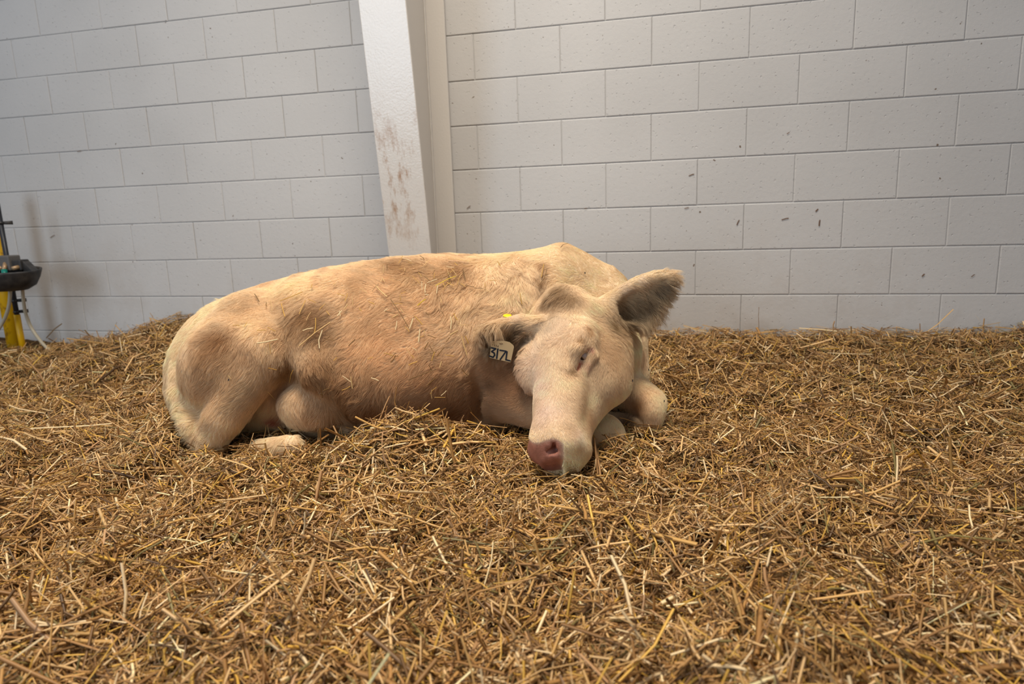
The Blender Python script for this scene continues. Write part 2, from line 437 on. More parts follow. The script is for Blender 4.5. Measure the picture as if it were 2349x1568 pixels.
    U(Cone(surf(1340, 752), surf(1324, 798), .005, .011), .02)
    U(Cone(surf(1324, 798)-toc*.003, surf(1314, 845)-toc*.005, .012, .008), .012)
    U(Cone(surf(1362, 812)-toc*.003, surf(1340, 850)-toc*.004, .007, .006), .014)
    S(Cone(e0-toc*.002, e1-toc*.003, .003, .0072), .004); S(Cone(e1-toc*.003, e2-toc*.001, .0068, .0025), .004)
    return p, dict(O=O, L=L, N=N, S=Sd, hp=hp, surf=surf, eye=e1)
# ---------------------------------------------------------------- the cow
prims, info = cow_prims()
surf, hp = info['surf'], info['hp']
VV, FF = surface_nets(prims, (-1.2, 1.42, -.76), (.78, 2.62, .05), .0078)
for _ in range(2):
    g = grad(VV, prims); f = field(VV, prims); VV = VV - g*np.clip(f/np.maximum((g**2).sum(1), .3), -.003, .003)[:, None]
VN = grad(VV, prims); VN /= np.linalg.norm(VN, axis=1)[:, None]+1e-9
# coat colours: soft-edged patches of tan, dirt, pink and some painted light and shade
BASE = lin(246, 219, 182)
def P_(px, py): 
    s = surf(px, py); return s if s is not None else pt(px, py, 2.0)
PATCH = [  # pixel, radius (m), strength, colour
 (1200, 650, .16, .6, (232, 203, 168)), (1120, 690, .12, .6, (230, 198, 160)), (1300, 600, .10, .7, (232, 205, 170)), (1380, 640, .12, .7, (230, 202, 166)), (800, 640, .12, .5, (232, 200, 160)), (640, 700, .10, .5, (230, 196, 154)),
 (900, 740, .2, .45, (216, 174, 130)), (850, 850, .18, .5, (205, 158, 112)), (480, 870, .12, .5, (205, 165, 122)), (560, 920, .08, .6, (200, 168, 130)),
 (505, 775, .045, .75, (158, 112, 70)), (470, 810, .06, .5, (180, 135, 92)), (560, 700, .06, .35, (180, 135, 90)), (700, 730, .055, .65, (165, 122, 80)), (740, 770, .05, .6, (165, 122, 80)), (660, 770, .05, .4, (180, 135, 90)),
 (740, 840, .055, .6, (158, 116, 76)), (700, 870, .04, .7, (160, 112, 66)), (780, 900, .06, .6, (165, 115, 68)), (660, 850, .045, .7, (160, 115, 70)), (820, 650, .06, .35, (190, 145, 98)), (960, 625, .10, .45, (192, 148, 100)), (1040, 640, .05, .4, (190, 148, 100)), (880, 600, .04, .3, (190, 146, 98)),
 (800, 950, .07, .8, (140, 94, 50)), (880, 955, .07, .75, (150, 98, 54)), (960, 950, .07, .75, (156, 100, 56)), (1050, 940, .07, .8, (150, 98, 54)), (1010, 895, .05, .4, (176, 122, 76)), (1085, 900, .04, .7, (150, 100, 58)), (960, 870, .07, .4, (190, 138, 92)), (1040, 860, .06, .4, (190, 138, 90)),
 (1150, 900, .10, .8, (196, 152, 112)), (1150, 850, .08, .85, (196, 150, 110)), (1190, 880, .05, .6, (184, 138, 100)), (1125, 885, .02, .6, (150, 110, 78)), (760, 600, .03, .3, (190, 146, 98)),
 (1240, 640, .02, .6, (170, 122, 74)), (1250, 610, .02, .4, (176, 128, 80)), (720, 950, .07, .4, (206, 162, 118)), (620, 900, .05, .4, (210, 160, 124)), (630, 965, .018, .9, (200, 110, 90)),
 (1290, 760, .08, .5, (226, 200, 176)), (1225, 850, .07, .7, (232, 206, 184)), (1250, 940, .06, .8, (232, 206, 186)), (1330, 1000, .03, .7, (236, 212, 194)), (1215, 780, .04, .6, (230, 206, 182)), (1370, 880, .06, .5, (226, 202, 172)), (1245, 880, .04, .7, (232, 206, 186)), (1270, 730, .03, .25, (190, 168, 142)), (1255, 760, .035, .3, (184, 165, 145)),
 (1310, 900, .04, .3, (206, 176, 142)), (1400, 820, .09, .5, (214, 178, 138)), (1310, 985, .02, .4, (196, 160, 120)), (1350, 960, .03, .4, (206, 170, 130)),
 (1285, 680, .036, .95, (158, 124, 90)), (1255, 690, .022, .7, (166, 132, 98)), (1312, 688, .024, .8, (168, 134, 98)), (1250, 672, .018, .8, (172, 138, 104)), (1285, 664, .02, .8, (170, 136, 100)), (1050, 615, .05, .5, (180, 134, 88)), (930, 610, .05, .5, (182, 138, 92)), (730, 720, .04, .6, (166, 122, 80)), (1020, 700, .03, .4, (190, 150, 110)), (880, 760, .04, .35, (190, 146, 104)), (560, 800, .04, .4, (182, 138, 98)), (620, 650, .04, .4, (180, 134, 92)),
 (1462, 925, .03, .8, (178, 130, 88)), (1440, 965, .03, .7, (150, 112, 78)), (1500, 960, .02, .5, (190, 160, 128)), (1475, 820, .03, .5, (188, 150, 112)),  # far knee: shade of the hollow and underside painted in as brown
 (1350, 755, .012, .5, (198, 150, 95)), (1335, 775, .012, .6, (190, 145, 95)), (1310, 848, .016, .6, (176, 136, 92)), (1352, 838, .012, .6, (216, 178, 150)), (1358, 800, .008, .6, (214, 160, 140))]
EARD = [(1430, 664, .02, .9, (238, 222, 196)), (1470, 648, .018, .9, (238, 220, 190)), (1510, 630, .016, .8, (232, 208, 172)), (1550, 628, .014, .8, (226, 200, 162)), (1400, 690, .02, .7, (232, 208, 176)), (1548, 672, .014, .7, (220, 186, 144)), (1528, 708, .014, .7, (216, 180, 136)), (1500, 738, .014, .6, (212, 174, 130)), (1190, 728, .012, .9, (238, 224, 206)), (1195, 757, .018, .9, (120, 90, 58)), (1210, 757, .014, .6, (140, 108, 74)),(1440, 715, .04, .8, (126, 98, 66)), (1420, 725, .03, .8, (120, 92, 60)), (1475, 700, .035, .8, (140, 112, 82)), (1515, 670, .035, .8, (138, 116, 92)), (1535, 655, .02, .7, (150, 124, 98)), (1495, 705, .03, .6, (140, 112, 84)), (1400, 740, .028, .7, (150, 116, 76)),
        (1150, 775, .028, .9, (122, 94, 64)), (1122, 772, .022, .9, (126, 98, 70)), (1178, 768, .02, .85, (112, 84, 54))]
def lumps(P, sc, seed):
    r = np.random.default_rng(seed); o = np.zeros(len(P))
    for _ in range(7): k = unit(r.normal(size=3))*sc*r.uniform(.6, 1.5); o += np.sin(P@k + r.uniform(0, 6.28))
    return o/3
PC = []
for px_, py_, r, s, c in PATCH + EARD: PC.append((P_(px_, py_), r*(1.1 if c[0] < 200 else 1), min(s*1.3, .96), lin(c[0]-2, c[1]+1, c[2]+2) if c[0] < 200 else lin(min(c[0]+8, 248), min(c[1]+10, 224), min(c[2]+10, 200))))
for q_ in ((455, 740), (420, 800), (400, 860), (398, 920)): PC.append((P_(q_[0]+8, q_[1]), .022, .7, lin(240, 214, 182)))  # pale tail edge, its rim light painted into the coat colour
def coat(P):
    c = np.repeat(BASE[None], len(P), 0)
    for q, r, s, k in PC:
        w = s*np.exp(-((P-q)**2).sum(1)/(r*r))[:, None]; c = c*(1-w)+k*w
    # matted, dirt-stained tufts on the barrel
    on = np.exp(-((P[:, 0]+.42)/.42)**4)*np.clip((-.05-P[:, 2])/.1, .6, 1)
    t = np.clip((lumps(P, 26, 41)+.6*lumps(P, 75, 42)-.35)*1.6, 0, 1)*on
    c = c*(1-.42*t[:, None])+lin(176, 132, 90)*(.42*t)[:, None]
    return c
O_, L_, N_, S_ = info['O'], info['L'], info['N'], info['S']
NX, NZ, NC = P_(1291, 1025)[0], P_(1245, 1003)[2], P_(1245, 1030)
def nose_w(P):
    """bare pink muzzle pad"""
    sg = lambda v, w: 1/(1+np.exp(-np.clip(v/w, -30, 30)))
    return sg(NX-P[:, 0]-.25*np.clip(P[:, 2]-NC[2], -.05, .05)*0, .0022)*sg(NZ-P[:, 2]+.010*np.cos((P[:, 0]-NX+.02)*60)-.008, .0022)*(np.linalg.norm(P-NC, axis=1) < .085)
NOSE = lin(150, 98, 80)
eye_c = info['eye']; to_cam = unit(-eye_c)
def eye_w(P): return np.exp(-((P-eye_c)@np.array([1, 0, 0]))**2/.016**2-((P-eye_c)@np.array([0, 0, 1]))**2/.02**2-((P-eye_c)@np.array([0, 1, 0]))**2/.03**2)
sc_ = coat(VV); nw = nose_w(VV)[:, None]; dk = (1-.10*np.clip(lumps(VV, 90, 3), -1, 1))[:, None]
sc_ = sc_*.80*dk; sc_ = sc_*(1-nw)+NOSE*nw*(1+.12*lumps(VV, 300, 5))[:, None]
deep = ((VV-P_(1273, 1030))**2).sum(1); 
w = np.exp(-deep/.011**2)[:, None]; sc_ = sc_*(1-w*.75)+lin(70, 30, 26)*w*.75
for (ax, ay), rr in (((1324, 844), .011), ((1346, 800), .008), ((1330, 834), .008)):
    w = np.exp(-((VV-P_(ax, ay))**2).sum(1)/rr**2)[:, None]; sc_ = sc_*(1-w*.9)+lin(186, 84, 48)*w*.9
WV = h2w(VV)
me = bpy.data.meshes.new('cow'); me.from_pydata(WV.tolist(), [], FF.tolist()); me.update()
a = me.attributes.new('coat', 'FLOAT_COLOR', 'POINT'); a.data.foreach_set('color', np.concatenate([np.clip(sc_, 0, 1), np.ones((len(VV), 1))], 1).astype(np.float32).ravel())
a = me.attributes.new('wet', 'FLOAT', 'POINT'); a.data.foreach_set('value', nw[:, 0].astype(np.float32))
me.shade_smooth()
HIDE = Mat('cow_hide', .75, .2)
HIDE.to(HIDE.n('ShaderNodeAttribute', attribute_name='coat').outputs['Color'], 'Base Color')
HIDE.to(HIDE.n('ShaderNodeMapRange', {0: HIDE.n('ShaderNodeAttribute', attribute_name='wet').outputs['Fac'], 3: .85, 4: .42}).outputs[0], 'Roughness')
HIDE.to(HIDE.bump(HIDE.noise(260, 3), .5, .0015), 'Normal'); HIDE.b.inputs['Subsurface Weight'].default_value = .0
me.materials.append(HIDE.m)
cow = link(bpy.data.objects.new('cow', me))
tag(cow, 'cream coloured cow lying on the straw with its head turned and muzzle on the bedding', 'cow')

# eye
er = .0122
ec = eye_c - to_cam*(-.0) 
ec = eye_c + unit(eye_c)*(.0118)
EYE = Mat('eye', .12, .6)
iris_dir = unit(h2w((pt(1325, 834, eye_c[1]))) - h2w(ec)); 
ed = unit((pt(1327, 832, eye_c[1]-.004)-ec)@HM)
dt = EYE.n('ShaderNodeVectorMath', {0: EYE.n('ShaderNodeVectorMath', {0: EYE.n('ShaderNodeTexCoord').outputs['Object']}, operation='NORMALIZE').outputs[0], 1: tuple(ed)}, operation='DOT_PRODUCT').outputs['Value']
EYE.to(EYE.ramp(dt, [(.0, lin(176, 156, 146)), (.70, lin(168, 146, 134)), (.78, lin(46, 24, 16)), (1., lin(18, 12, 14))]), 'Base Color')
s = MB(); pr = [(er*math.sin(t), er*math.cos(t)) for t in np.linspace(.02, math.pi-.02, 14)]; s.lathe(pr, (0, 0, 0), 20)
eo = s.build('eye', EYE.m, cow, True); eo.location = h2w(ec)

# ---------------------------------------------------------------- fur
FLOW = [(480, 760, -.5, .85), (430, 860, -.3, .95), (520, 860, -.55, .8), (480, 960, -.5, .8), (580, 900, -.6, .8), (640, 780, -.3, .9), (620, 700, -.8, .5), (700, 730, -.5, .8), (730, 840, .25, .95), (700, 930, .3, .95), (640, 940, -.2, 1), (800, 760, -.8, .55),
 (800, 650, -.95, .2), (900, 620, -.95, .1), (1000, 610, -.9, .3), (900, 800, -.9, .45), (1000, 760, -.85, .55), (850, 900, -.3, .95), (1000, 900, -.5, .85), (1050, 840, -.95, .3), (1080, 680, -.3, .95), (1130, 630, .1, 1), (1200, 620, .15, 1), (1200, 680, -.1, 1), (1150, 720, -.7, .6),
 (1050, 720, -.6, .8), (1140, 850, -1, .15), (1160, 930, -1, .25), (1270, 580, -.8, .4), (1340, 600, -.9, -.3), (1400, 660, -.9, -.45), (1320, 640, -.95, -.1), (1280, 680, -.35, .9), (1250, 700, -.6, .7), (1340, 700, .4, .9), (1270, 750, -.2, -.95), (1230, 800, -.5, -.7), (1250, 860, -.1, 1), (1210, 850, -.3, .9), (1250, 950, .25, .95),
 (1310, 800, -.5, .8), (1300, 860, .2, .95), (1380, 780, .6, .75), (1400, 860, .6, .8), (1340, 930, .5, .85), (1440, 800, .6, .8), (1310, 990, .5, .8), (1360, 720, .9, .4), (1400, 730, .5, .85), (1430, 720, .75, .65), (1480, 690, .9, .42), (1530, 650, .95, .3), (1480, 735, .6, .8), (1430, 670, .95, -.3), (1520, 628, .9, -.3),
 (1180, 728, -.9, .2), (1150, 770, -.25, .95), (1110, 770, -.5, .85), (1130, 750, -.4, .9), (1170, 755, -.1, 1), (1480, 800, -.1, 1), (1490, 930, .2, 1), (1400, 980, 0, 1), (1470, 960, -.3, .9)]
FLP = np.array([P_(a_, b_) for a_, b_, _, _ in FLOW]); FLD = np.array([(HM@(dx*RGT-dy*UPV)) for _, _, dx, dy in FLOW])
LEN = [(480, 800, .026), (520, 930, .022), (430, 980, .035), (700, 750, .03), (740, 850, .032), (700, 930, .026), (800, 700, .026), (900, 600, .03), (950, 620, .032), (900, 800, .022), (850, 930, .034), (1000, 930, .028), (1050, 780, .022), (1130, 640, .034), (1200, 620, .032), (1180, 700, .030), (1080, 700, .03), (1150, 880, .016), (1290, 580, .016), (1340, 620, .014), (1400, 660, .014),
 (1280, 670, .026), (1250, 680, .022), (1310, 690, .018), (1340, 690, .02), (1270, 760, .011), (1250, 850, .009), (1250, 950, .007), (1230, 1000, .003), (1300, 1010, .006), (1370, 800, .010), (1420, 850, .010), (1360, 930, .009), (1300, 800, .016), (1370, 715, .028), (1395, 735, .036), (1430, 725, .045), (1480, 695, .045), (1525, 660, .035), (1550, 640, .030), (1500, 735, .04), (1420, 680, .014), (1490, 640, .02),
 (1140, 770, .055), (1110, 770, .045), (1165, 765, .055), (1150, 750, .045), (1125, 755, .045), (1100, 760, .04), (1188, 726, .006), (1190, 758, .040), (1175, 765, .05), (1340, 820, .006), (1480, 820, .012), (1500, 940, .010), (1400, 980, .007), (1440, 960, .012)]
LNP = np.array([P_(a_, b_) for a_, b_, _ in LEN]); LNV = np.array([c_ for _, _, c_ in LEN])
Q = FF; tri = np.concatenate([Q[:, [0, 1, 2]], Q[:, [0, 2, 3]]])
A, B_, C_ = VV[tri[:, 0]], VV[tri[:, 1]], VV[tri[:, 2]]
ar = np.linalg.norm(np.cross(B_-A, C_-A), axis=1)/2
cen = (A+B_+C_)/3; nn = np.cross(B_-A, C_-A); nn /= np.linalg.norm(nn, axis=1)[:, None]+1e-12
facing = -(nn*cen).sum(1)/np.linalg.norm(cen, axis=1)
dens = np.where(facing > -.25, 1., .22)
lh = (cen-O_)@L_; headish = (lh > -.14) & (np.linalg.norm(cen-(O_+L_*.1-N_*.1), axis=1) < .30) & (cen[:, 1] < 2.02)
dens = dens*np.where(headish, 2.6, 1.)
dens[cen[:, 2] < -.70] = 0
pr_ = ar*dens; NH = 380000
ti = rng.choice(len(tri), NH, p=pr_/pr_.sum())
u_, v_ = rng.random(NH), rng.random(NH); fl = u_+v_ > 1; u_[fl] = 1-u_[fl]; v_[fl] = 1-v_[fl]
R0 = A[ti]*(1-u_-v_)[:, None]+B_[ti]*u_[:, None]+C_[ti]*v_[:, None]
RN = VN[tri[ti, 0]]*(1-u_-v_)[:, None]+VN[tri[ti, 1]]*u_[:, None]+VN[tri[ti, 2]]*v_[:, None]; RN /= np.linalg.norm(RN, axis=1)[:, None]
keep = (nose_w(R0) < .3)
keep &= ~(((R0-P_(1273, 1030))**2).sum(1) < .014**2)
for ax, ay, rr in ((1347, 806, .008), (1342, 811, .009), (1336, 818, .011), (1330, 827, .010), (1326, 836, .009), (1322, 846, .007)):
    keep &= ((R0-P_(ax, ay))**2).sum(1) > rr**2
R0, RN = R0[keep], RN[keep]; NH = len(R0)
def blend(P, X, Vv, k=3.):
    out = np.zeros((len(P),)+Vv.shape[1:]); Ws = np.zeros(len(P))
    for x, v in zip(X, Vv):
        w = 1/(((P-x)**2).sum(1)+2e-4)**(k/2); out += w[:, None]*v if Vv.ndim > 1 else w*v; Ws += w
    return out/(Ws[:, None] if Vv.ndim > 1 else Ws)
MUZ = (((R0-NC)**2).sum(1) < .09**2) & (R0[:, 2] < NC[2]+.005)
D = blend(R0, FLP, FLD); Lh = blend(R0, LNP, LNV, 4); Lh = np.where(Lh < .014, Lh*1.6, Lh)
shag = np.clip((Lh-.012)/.02, 0, 1)
D -= RN*(D*RN).sum(1)[:, None]; D /= np.linalg.norm(D, axis=1)[:, None]+1e-9
Tn = np.cross(RN, D)
ang = .45*lumps(R0, 45, 11)+.30*lumps(R0, 140, 12)*shag+rng.normal(0, .13, NH)
D = D*np.cos(ang)[:, None]+Tn*np.sin(ang)[:, None]; Tn = np.cross(RN, D)
lift = .22+.12*shag+.12*lumps(R0, 110, 13)+rng.normal(0, .07, NH)
earw = np.exp(-((R0-P_(1480, 695))**2).sum(1)/.09**2)+np.exp(-((R0-P_(1145, 765))**2).sum(1)/.045**2)
lift = np.clip(lift+.25*earw, .08, .8)
Lh = Lh*rng.uniform(.65, 1.2, NH)*(1+.2*lumps(R0, 60, 14)); Lh = np.clip(Lh, .003, .06); Lh[MUZ] = np.minimum(Lh[MUZ], .005)
K = 5; ts = np.linspace(0, 1, K)
amp = shag*.11*Lh; ph = 3.0*lumps(R0, 35, 15)+rng.normal(0, .35, NH)
PTS = np.zeros((NH, K, 3))
for i, t in enumerate(ts):
    rise = lift*t*(1-.45*t)
    PTS[:, i] = R0 - RN*.001 + D*(Lh*t*np.sqrt(np.maximum(1-lift**2*.5, .3)))[:, None] + RN*(rise*Lh)[:, None] + Tn*(amp*(np.sin(ph+t*5.)-np.sin(ph))*t)[:, None]
    PTS[:, i, 2] -= earw*t*t*Lh*.25
for i in range(1, K):                           # lift hairs that would dip under the hide
    need = .0012+.0016*ts[i]+.002*shag*ts[i]; f_ = near_dist(PTS[:, i]); PTS[:, i] += RN*np.clip(need-f_, 0, .03)[:, None]
# gather neighbouring hairs into locks
nc = NH//14; ci = rng.choice(NH, nc, replace=False); kd = KDTree(nc)
for j_, q in enumerate(R0[ci]): kd.insert(q, j_)
kd.balance()
near = np.array([kd.find(q)[1] for q in R0]); cl = ci[near]
dist = np.linalg.norm(R0-R0[cl], axis=1)
strength = (.25+.45*shag)*np.clip(1.4-dist/.012, 0, 1)
for i, t in enumerate(ts):
    w = (strength*t**1.2)[:, None]; tgt = PTS[cl, i]+(R0-R0[cl])*.35
    PTS[:, i] = PTS[:, i]*(1-w)+tgt*w
hc = bpy.data.hair_curves.new('coat_fur'); hc.add_curves([K]*NH)
hc.attributes['position'].data.foreach_set('vector', h2w(PTS.reshape(-1, 3)).astype(np.float32).ravel())
ra = hc.attributes.get('radius') or hc.attributes.new('radius', 'FLOAT', 'POINT')
rad = (np.array([1., .95, .8, .55, .12])[None]*(.00024+.00008*shag)[:, None]*rng.uniform(.7, 1.25, NH)[:, None])
ra.data.foreach_set('value', rad.astype(np.float32).ravel())
hcol = coat(R0)*(rng.normal(1, .07, NH)*(1+.06*lumps(R0, 120, 21))*(1+.05*lumps(R0, 30, 22)))[:, None]
pale = (earw > .25) & (rng.random(NH) < .38); pm = rng.uniform(.3, .9, NH)*pale
hcol = hcol*(1-pm)[:, None]+lin(214, 188, 150)*pm[:, None]
hcol = np.clip(hcol*np.array([1.05, 1.06, 1.05]), 0, .92)
ca = hc.attributes.new('tint', 'FLOAT_COLOR', 'CURVE'); ca.data.foreach_set('color', np.concatenate([hcol, np.ones((NH, 1))], 1).astype(np.float32).ravel())
FUR = Mat('fur', .55, .25)
tc = FUR.n('ShaderNodeAttribute', attribute_name='tint').outputs['Color']; FUR.to(tc, 'Base Color')
tl_ = FUR.n('ShaderNodeBsdfTranslucent', {'Color': tc}).outputs[0]
mx = FUR.n('ShaderNodeMixShader', {0: .35, 1: FUR.b.outputs[0], 2: tl_}).outputs[0]
FUR.t.links.new(mx, FUR.t.nodes['Material Output'].inputs['Surface'])
hc.materials.append(FUR.m)
fur = link(bpy.data.objects.new('coat_fur', hc), cow); fur['kind'] = 'stuff'
# ---------------------------------------------------------------- pen post, water pipe, bowl, hoses
YEL = Mat('yellow_paint', .4, .4, lin(222, 170, 12)); YEL.to(YEL.mix(YEL.ramp(YEL.noise(25, 4), [(.55, 0.), (.7, 1.)]), lin(222, 170, 12), lin(160, 112, 20)), 'Base Color')
BLK = Mat('black_plastic', .35, .4, lin(30, 32, 38)); DRK = Mat('black_cast', .55, .4); DRK.to(DRK.ramp(DRK.noise(30), [(.3, lin(28, 28, 30)), (.75, lin(66, 62, 58))]), 'Base Color')
GRY = Mat('grey_cast', .6, .4, lin(92, 88, 84)); TEAL = Mat('teal_plastic', .35, .4, lin(10, 118, 104)); TAN = Mat('dull_brass', .4, .5, lin(172, 140, 104), .3)
HOSE = Mat('milky_hose', .4, .4, lin(178, 166, 142)); STEEL = Mat('dark_steel', .4, .5, lin(60, 58, 56), .6)
px, py = -2.655, -.235
post = tag(empty('gate_post', (px, py, 0)), 'yellow round steel gate post beside the water bowl', 'post')
def sub(mb, name, mat, root, smooth=True, bevel=0):
    o = mb.build(name, mat.m, None, smooth, bevel); o.parent = root; o.matrix_parent_inverse = root.matrix_basis.inverted()
    o.parent = root; o.matrix_parent_inverse = Matrix.Translation(root.location).inverted(); return o
sub(MB().tube([(px, py, 0), (px, py, .98)], .038, 20), 'pole', YEL, post)
sub(MB().tube([(px, py, .98), (px, py, .995), (px, py, 1.0)], [.041, .041, .03], 20), 'post_cap', YEL, post)
sub(MB().tube([(px-.9, py, .515), (px-.03, py, .515)], .024, 16), 'rail', YEL, post)
sub(MB().tube([(px, py, .485), (px, py, .545)], .044, 20), 'rail_collar', YEL, post)
qx, qy = -2.527, -.30
pipe = tag(empty('water_pipe', (qx, qy, .1)), 'thin black water pipe running down to the bowl beside the yellow post', 'pipe')
sub(MB().tube([(qx, qy, .1), (qx, qy, .93)], .0125, 14), 'pipe_tube', BLK, pipe)
sub(MB().tube([(qx, qy, .1), (qx, qy, .345)], .0155, 14), 'sleeve', YEL, pipe)
for z in (.83, .42, .36):
    c = sub(MB().tube([(qx, qy, z-.006), (qx, qy, z+.006)], .015, 14), 'clamp', STEEL, pipe)
    o = MB().tube([(qx+.006, qy+.008, z), (qx+.034, qy+.04, z)], [.008, .010], 8).build('clamp_bolt', DRK.m, None, True)
    o.parent = c
# bowl: open basin with a stepped back housing
bx_, by_, bz = -2.405, -.40, .585
bowl = tag(empty('water_bowl', (bx_, by_, bz-.1)), 'black round drinking bowl with teal valve mounted on the yellow post', 'water bowl')
out = [(.03, -.098), (.075, -.096), (.112, -.075), (.134, -.04), (.145, -.008), (.147, 0), (.140, .002), (.132, -.006), (.122, -.036), (.098, -.066), (.06, -.08), (.001, -.082)]
B = MB(); n = 40; V = []; F = []
for r, z in out:
    for k in range(n):
        w = 2*math.pi*k/n; lift = .014*max(0, math.sin(w))**1.5*(1 if z > -.05 else .3)
        V.append((bx_+r*math.cos(w), by_+r*.92*math.sin(w), bz+z+lift))
for i in range(len(out)-1):
    for k in range(n): F.append((i*n+k, i*n+(k+1) % n, (i+1)*n+(k+1) % n, (i+1)*n+k))
F.append(tuple(range(n))[::-1]); F.append(tuple((len(out)-1)*n+k for k in range(n)))
B.add(V, F); sub(B, 'basin', DRK, bowl)
sub(MB().box((bx_-.15, by_+.03, bz+.0), (bx_-.03, by_+.1, bz+.078)), 'valve_housing', GRY, bowl, False, .006)
sub(MB().box((bx_-.035, by_+.045, bz+.0), (bx_+.024, by_+.1, bz+.055)), 'housing_step', DRK, bowl, False, .006)
M0 = MB(); M0.add([(bx_+.02, by_+.06, bz+.05), (bx_+.02, by_+.1, bz+.05), (bx_+.13, by_+.05, bz+.004), (bx_+.12, by_+.02, bz+.0), (bx_+.02, by_+.06, bz-.03), (bx_+.02, by_+.1, bz-.03), (bx_+.12, by_+.05, bz-.03), (bx_+.11, by_+.02, bz-.03)],
   [(0, 3, 2, 1), (4, 5, 6, 7), (0, 4, 7, 3), (3, 7, 6, 2), (2, 6, 5, 1), (1, 5, 4, 0)]); sub(M0, 'side_wing', DRK, bowl, False, .003)
sub(MB().tube([(bx_-.035, by_+.0, bz-.03), (bx_-.045, by_+.01, bz+.008)], .0135, 14), 'valve_cap', TEAL, bowl)
sub(MB().tube([(bx_-.045, by_+.01, bz+.006), (bx_-.06, by_+.035, bz+.04)], .010, 12), 'valve_stem', TAN, bowl)
for dx in (-.092, .006): sub(MB().tube([(bx_+dx, by_+.055, bz+.018), (bx_+dx, by_+.015, bz+.014)], [.012, .010], 12), 'knob', TAN, bowl)
sub(MB().box((bx_-.22, by_+.09, bz-.05), (bx_-.04, by_+.105, bz+.05)), 'bracket', STEEL, bowl, False, .003)
def hose(name, P, lab):
    o = MB().tube(smooth_pts(P), .0085, 10).build(name, HOSE.m, None, True)
    return tag(o, lab, 'hose')
def wp(px_, py_, y):
    d = HM.T @ pt(px_, py_, 1.); return CAM + d*((y-CAM[1])/d[1])
hose('drain_hose', [wp(50, 640, -.36), wp(54, 690, -.33), wp(60, 722, -.31), wp(74, 755, -.30), wp(100, 790, -.31), wp(125, 812, -.33)], 'milky hose hanging from the right side of the bowl into the straw')
hose('supply_hose', [wp(24, 640, -.36), wp(22, 690, -.36), wp(15, 720, -.37), wp(3, 745, -.38), wp(-14, 770, -.4)], 'milky hose passing in front of the yellow post')
# ---------------------------------------------------------------- straw bedding
def hnoise(x, y, wl, seed, n=9):
    r = np.random.default_rng(seed); o = 0
    for _ in range(n): a_ = r.uniform(0, 6.28); k = 6.283/wl*r.uniform(.6, 1.6); o = o+np.sin(k*(x*math.cos(a_)+y*math.sin(a_))+r.uniform(0, 6.28))
    return o/math.sqrt(n)
def sstep(t): t = np.clip(t, 0, 1); return t*t*(3-2*t)
def bump_at(x, y, px_, py_, Y, r, rx=None):
    q = h2w(pt(px_, py_, Y)); d = HM.T @ np.array([1, 0, 0]); e = HM.T @ np.array([0, 1, 0])
    a_ = (x-q[0])*d[0]+(y-q[1])*d[1]; b_ = (x-q[0])*e[0]+(y-q[1])*e[1]
    return np.exp(-(a_/(rx or r))**2-(b_/r)**2)
def H(x, y):
    wallh = np.interp(x, [-4.5, -3.1, -2.56, -2.25, -1.95, -1.74, -1.4, -.8, .86, 1.2, 1.6, 1.95, 2.3, 3.2, 4.2], [.2, .185, .15, .155, .215, .30, .29, .24, .235, .237, .24, .235, .275, .27, .27])
    h = .135+(wallh-.135)*sstep((y+1.15)/1.15)
    m = 1-.75*sstep((y+.35)/.35)
    h = h+(hnoise(x, y, .55, 1)*.018+hnoise(x, y, .22, 2)*.013+hnoise(x, y, .10, 3)*.008)*m
    h = h+.145*bump_at(x, y, 955, 1000, 1.78, .075, .19)+.02*bump_at(x, y, 1120, 1030, 1.72, .08, .12)
    h = h-.012*bump_at(x, y, 580, 1000, 1.95, .06, .09)+.02*bump_at(x, y, 300, 990, 2.0, .12, .2)+.03*bump_at(x, y, 700, 1090, 1.7, .08, .2)
    h = h-.02*bump_at(x, y, 1250, 1060, 1.68, .08)+.045*bump_at(x, y, 400, 1000, 1.96, .06, .10)-.02*bump_at(x, y, 1880, 990, 1.98, .06, .10)+.02*bump_at(x, y, 1650, 1070, 1.75, .1, .2)
    h = h-.03*bump_at(x, y, 300, 1560, .93, .06, .1)-.015*bump_at(x, y, 60, 1250, 1.35, .09, .1)-.02*bump_at(x, y, 2250, 1300, 1.25, .07, .1)
    h = h+.034*bump_at(x, y, 1350, 1050, 1.58, .035, .05)+.012*bump_at(x, y, 1190, 1060, 1.66, .05)
    return h
def in_cow(P):                                   # P world; true where the point is inside the cow
    return field(w2h(P), prims) < -.004
STRAW = Mat('straw', .42, .45)
sc = STRAW.n('ShaderNodeAttribute', attribute_name='tint').outputs['Color']; STRAW.to(sc, 'Base Color')
tr = STRAW.n('ShaderNodeBsdfTranslucent', {'Color': sc}).outputs[0]
STRAW.t.links.new(STRAW.n('ShaderNodeMixShader', {0: .18, 1: STRAW.b.outputs[0], 2: tr}).outputs[0], STRAW.t.nodes['Material Output'].inputs['Surface'])
CHAFF = Mat('matted_chaff', .8, .1)
cn = CHAFF.noise(160, 5, .7)
CHAFF.to(CHAFF.ramp(cn, [(.33, lin(44, 30, 16)), (.52, lin(96, 70, 39)), (.68, lin(152, 114, 66))]), 'Base Color')  # dark stops put the shade of gaps between straws into the colour
CHAFF.to(CHAFF.bump(CHAFF.noise(190, 4, .7), 1., .01), 'Normal')
PAL = np.array([1.22, 1.18, 1.14])*np.array([lin(*c) for c in [(188, 150, 90), (166, 126, 74), (206, 172, 120), (146, 108, 62), (112, 82, 46), (228, 204, 160), (200, 160, 72), (126, 112, 66), (172, 134, 92), (84, 60, 34)]])
PW = np.array([.17, .18, .13, .15, .11, .08, .06, .04, .05, .03])
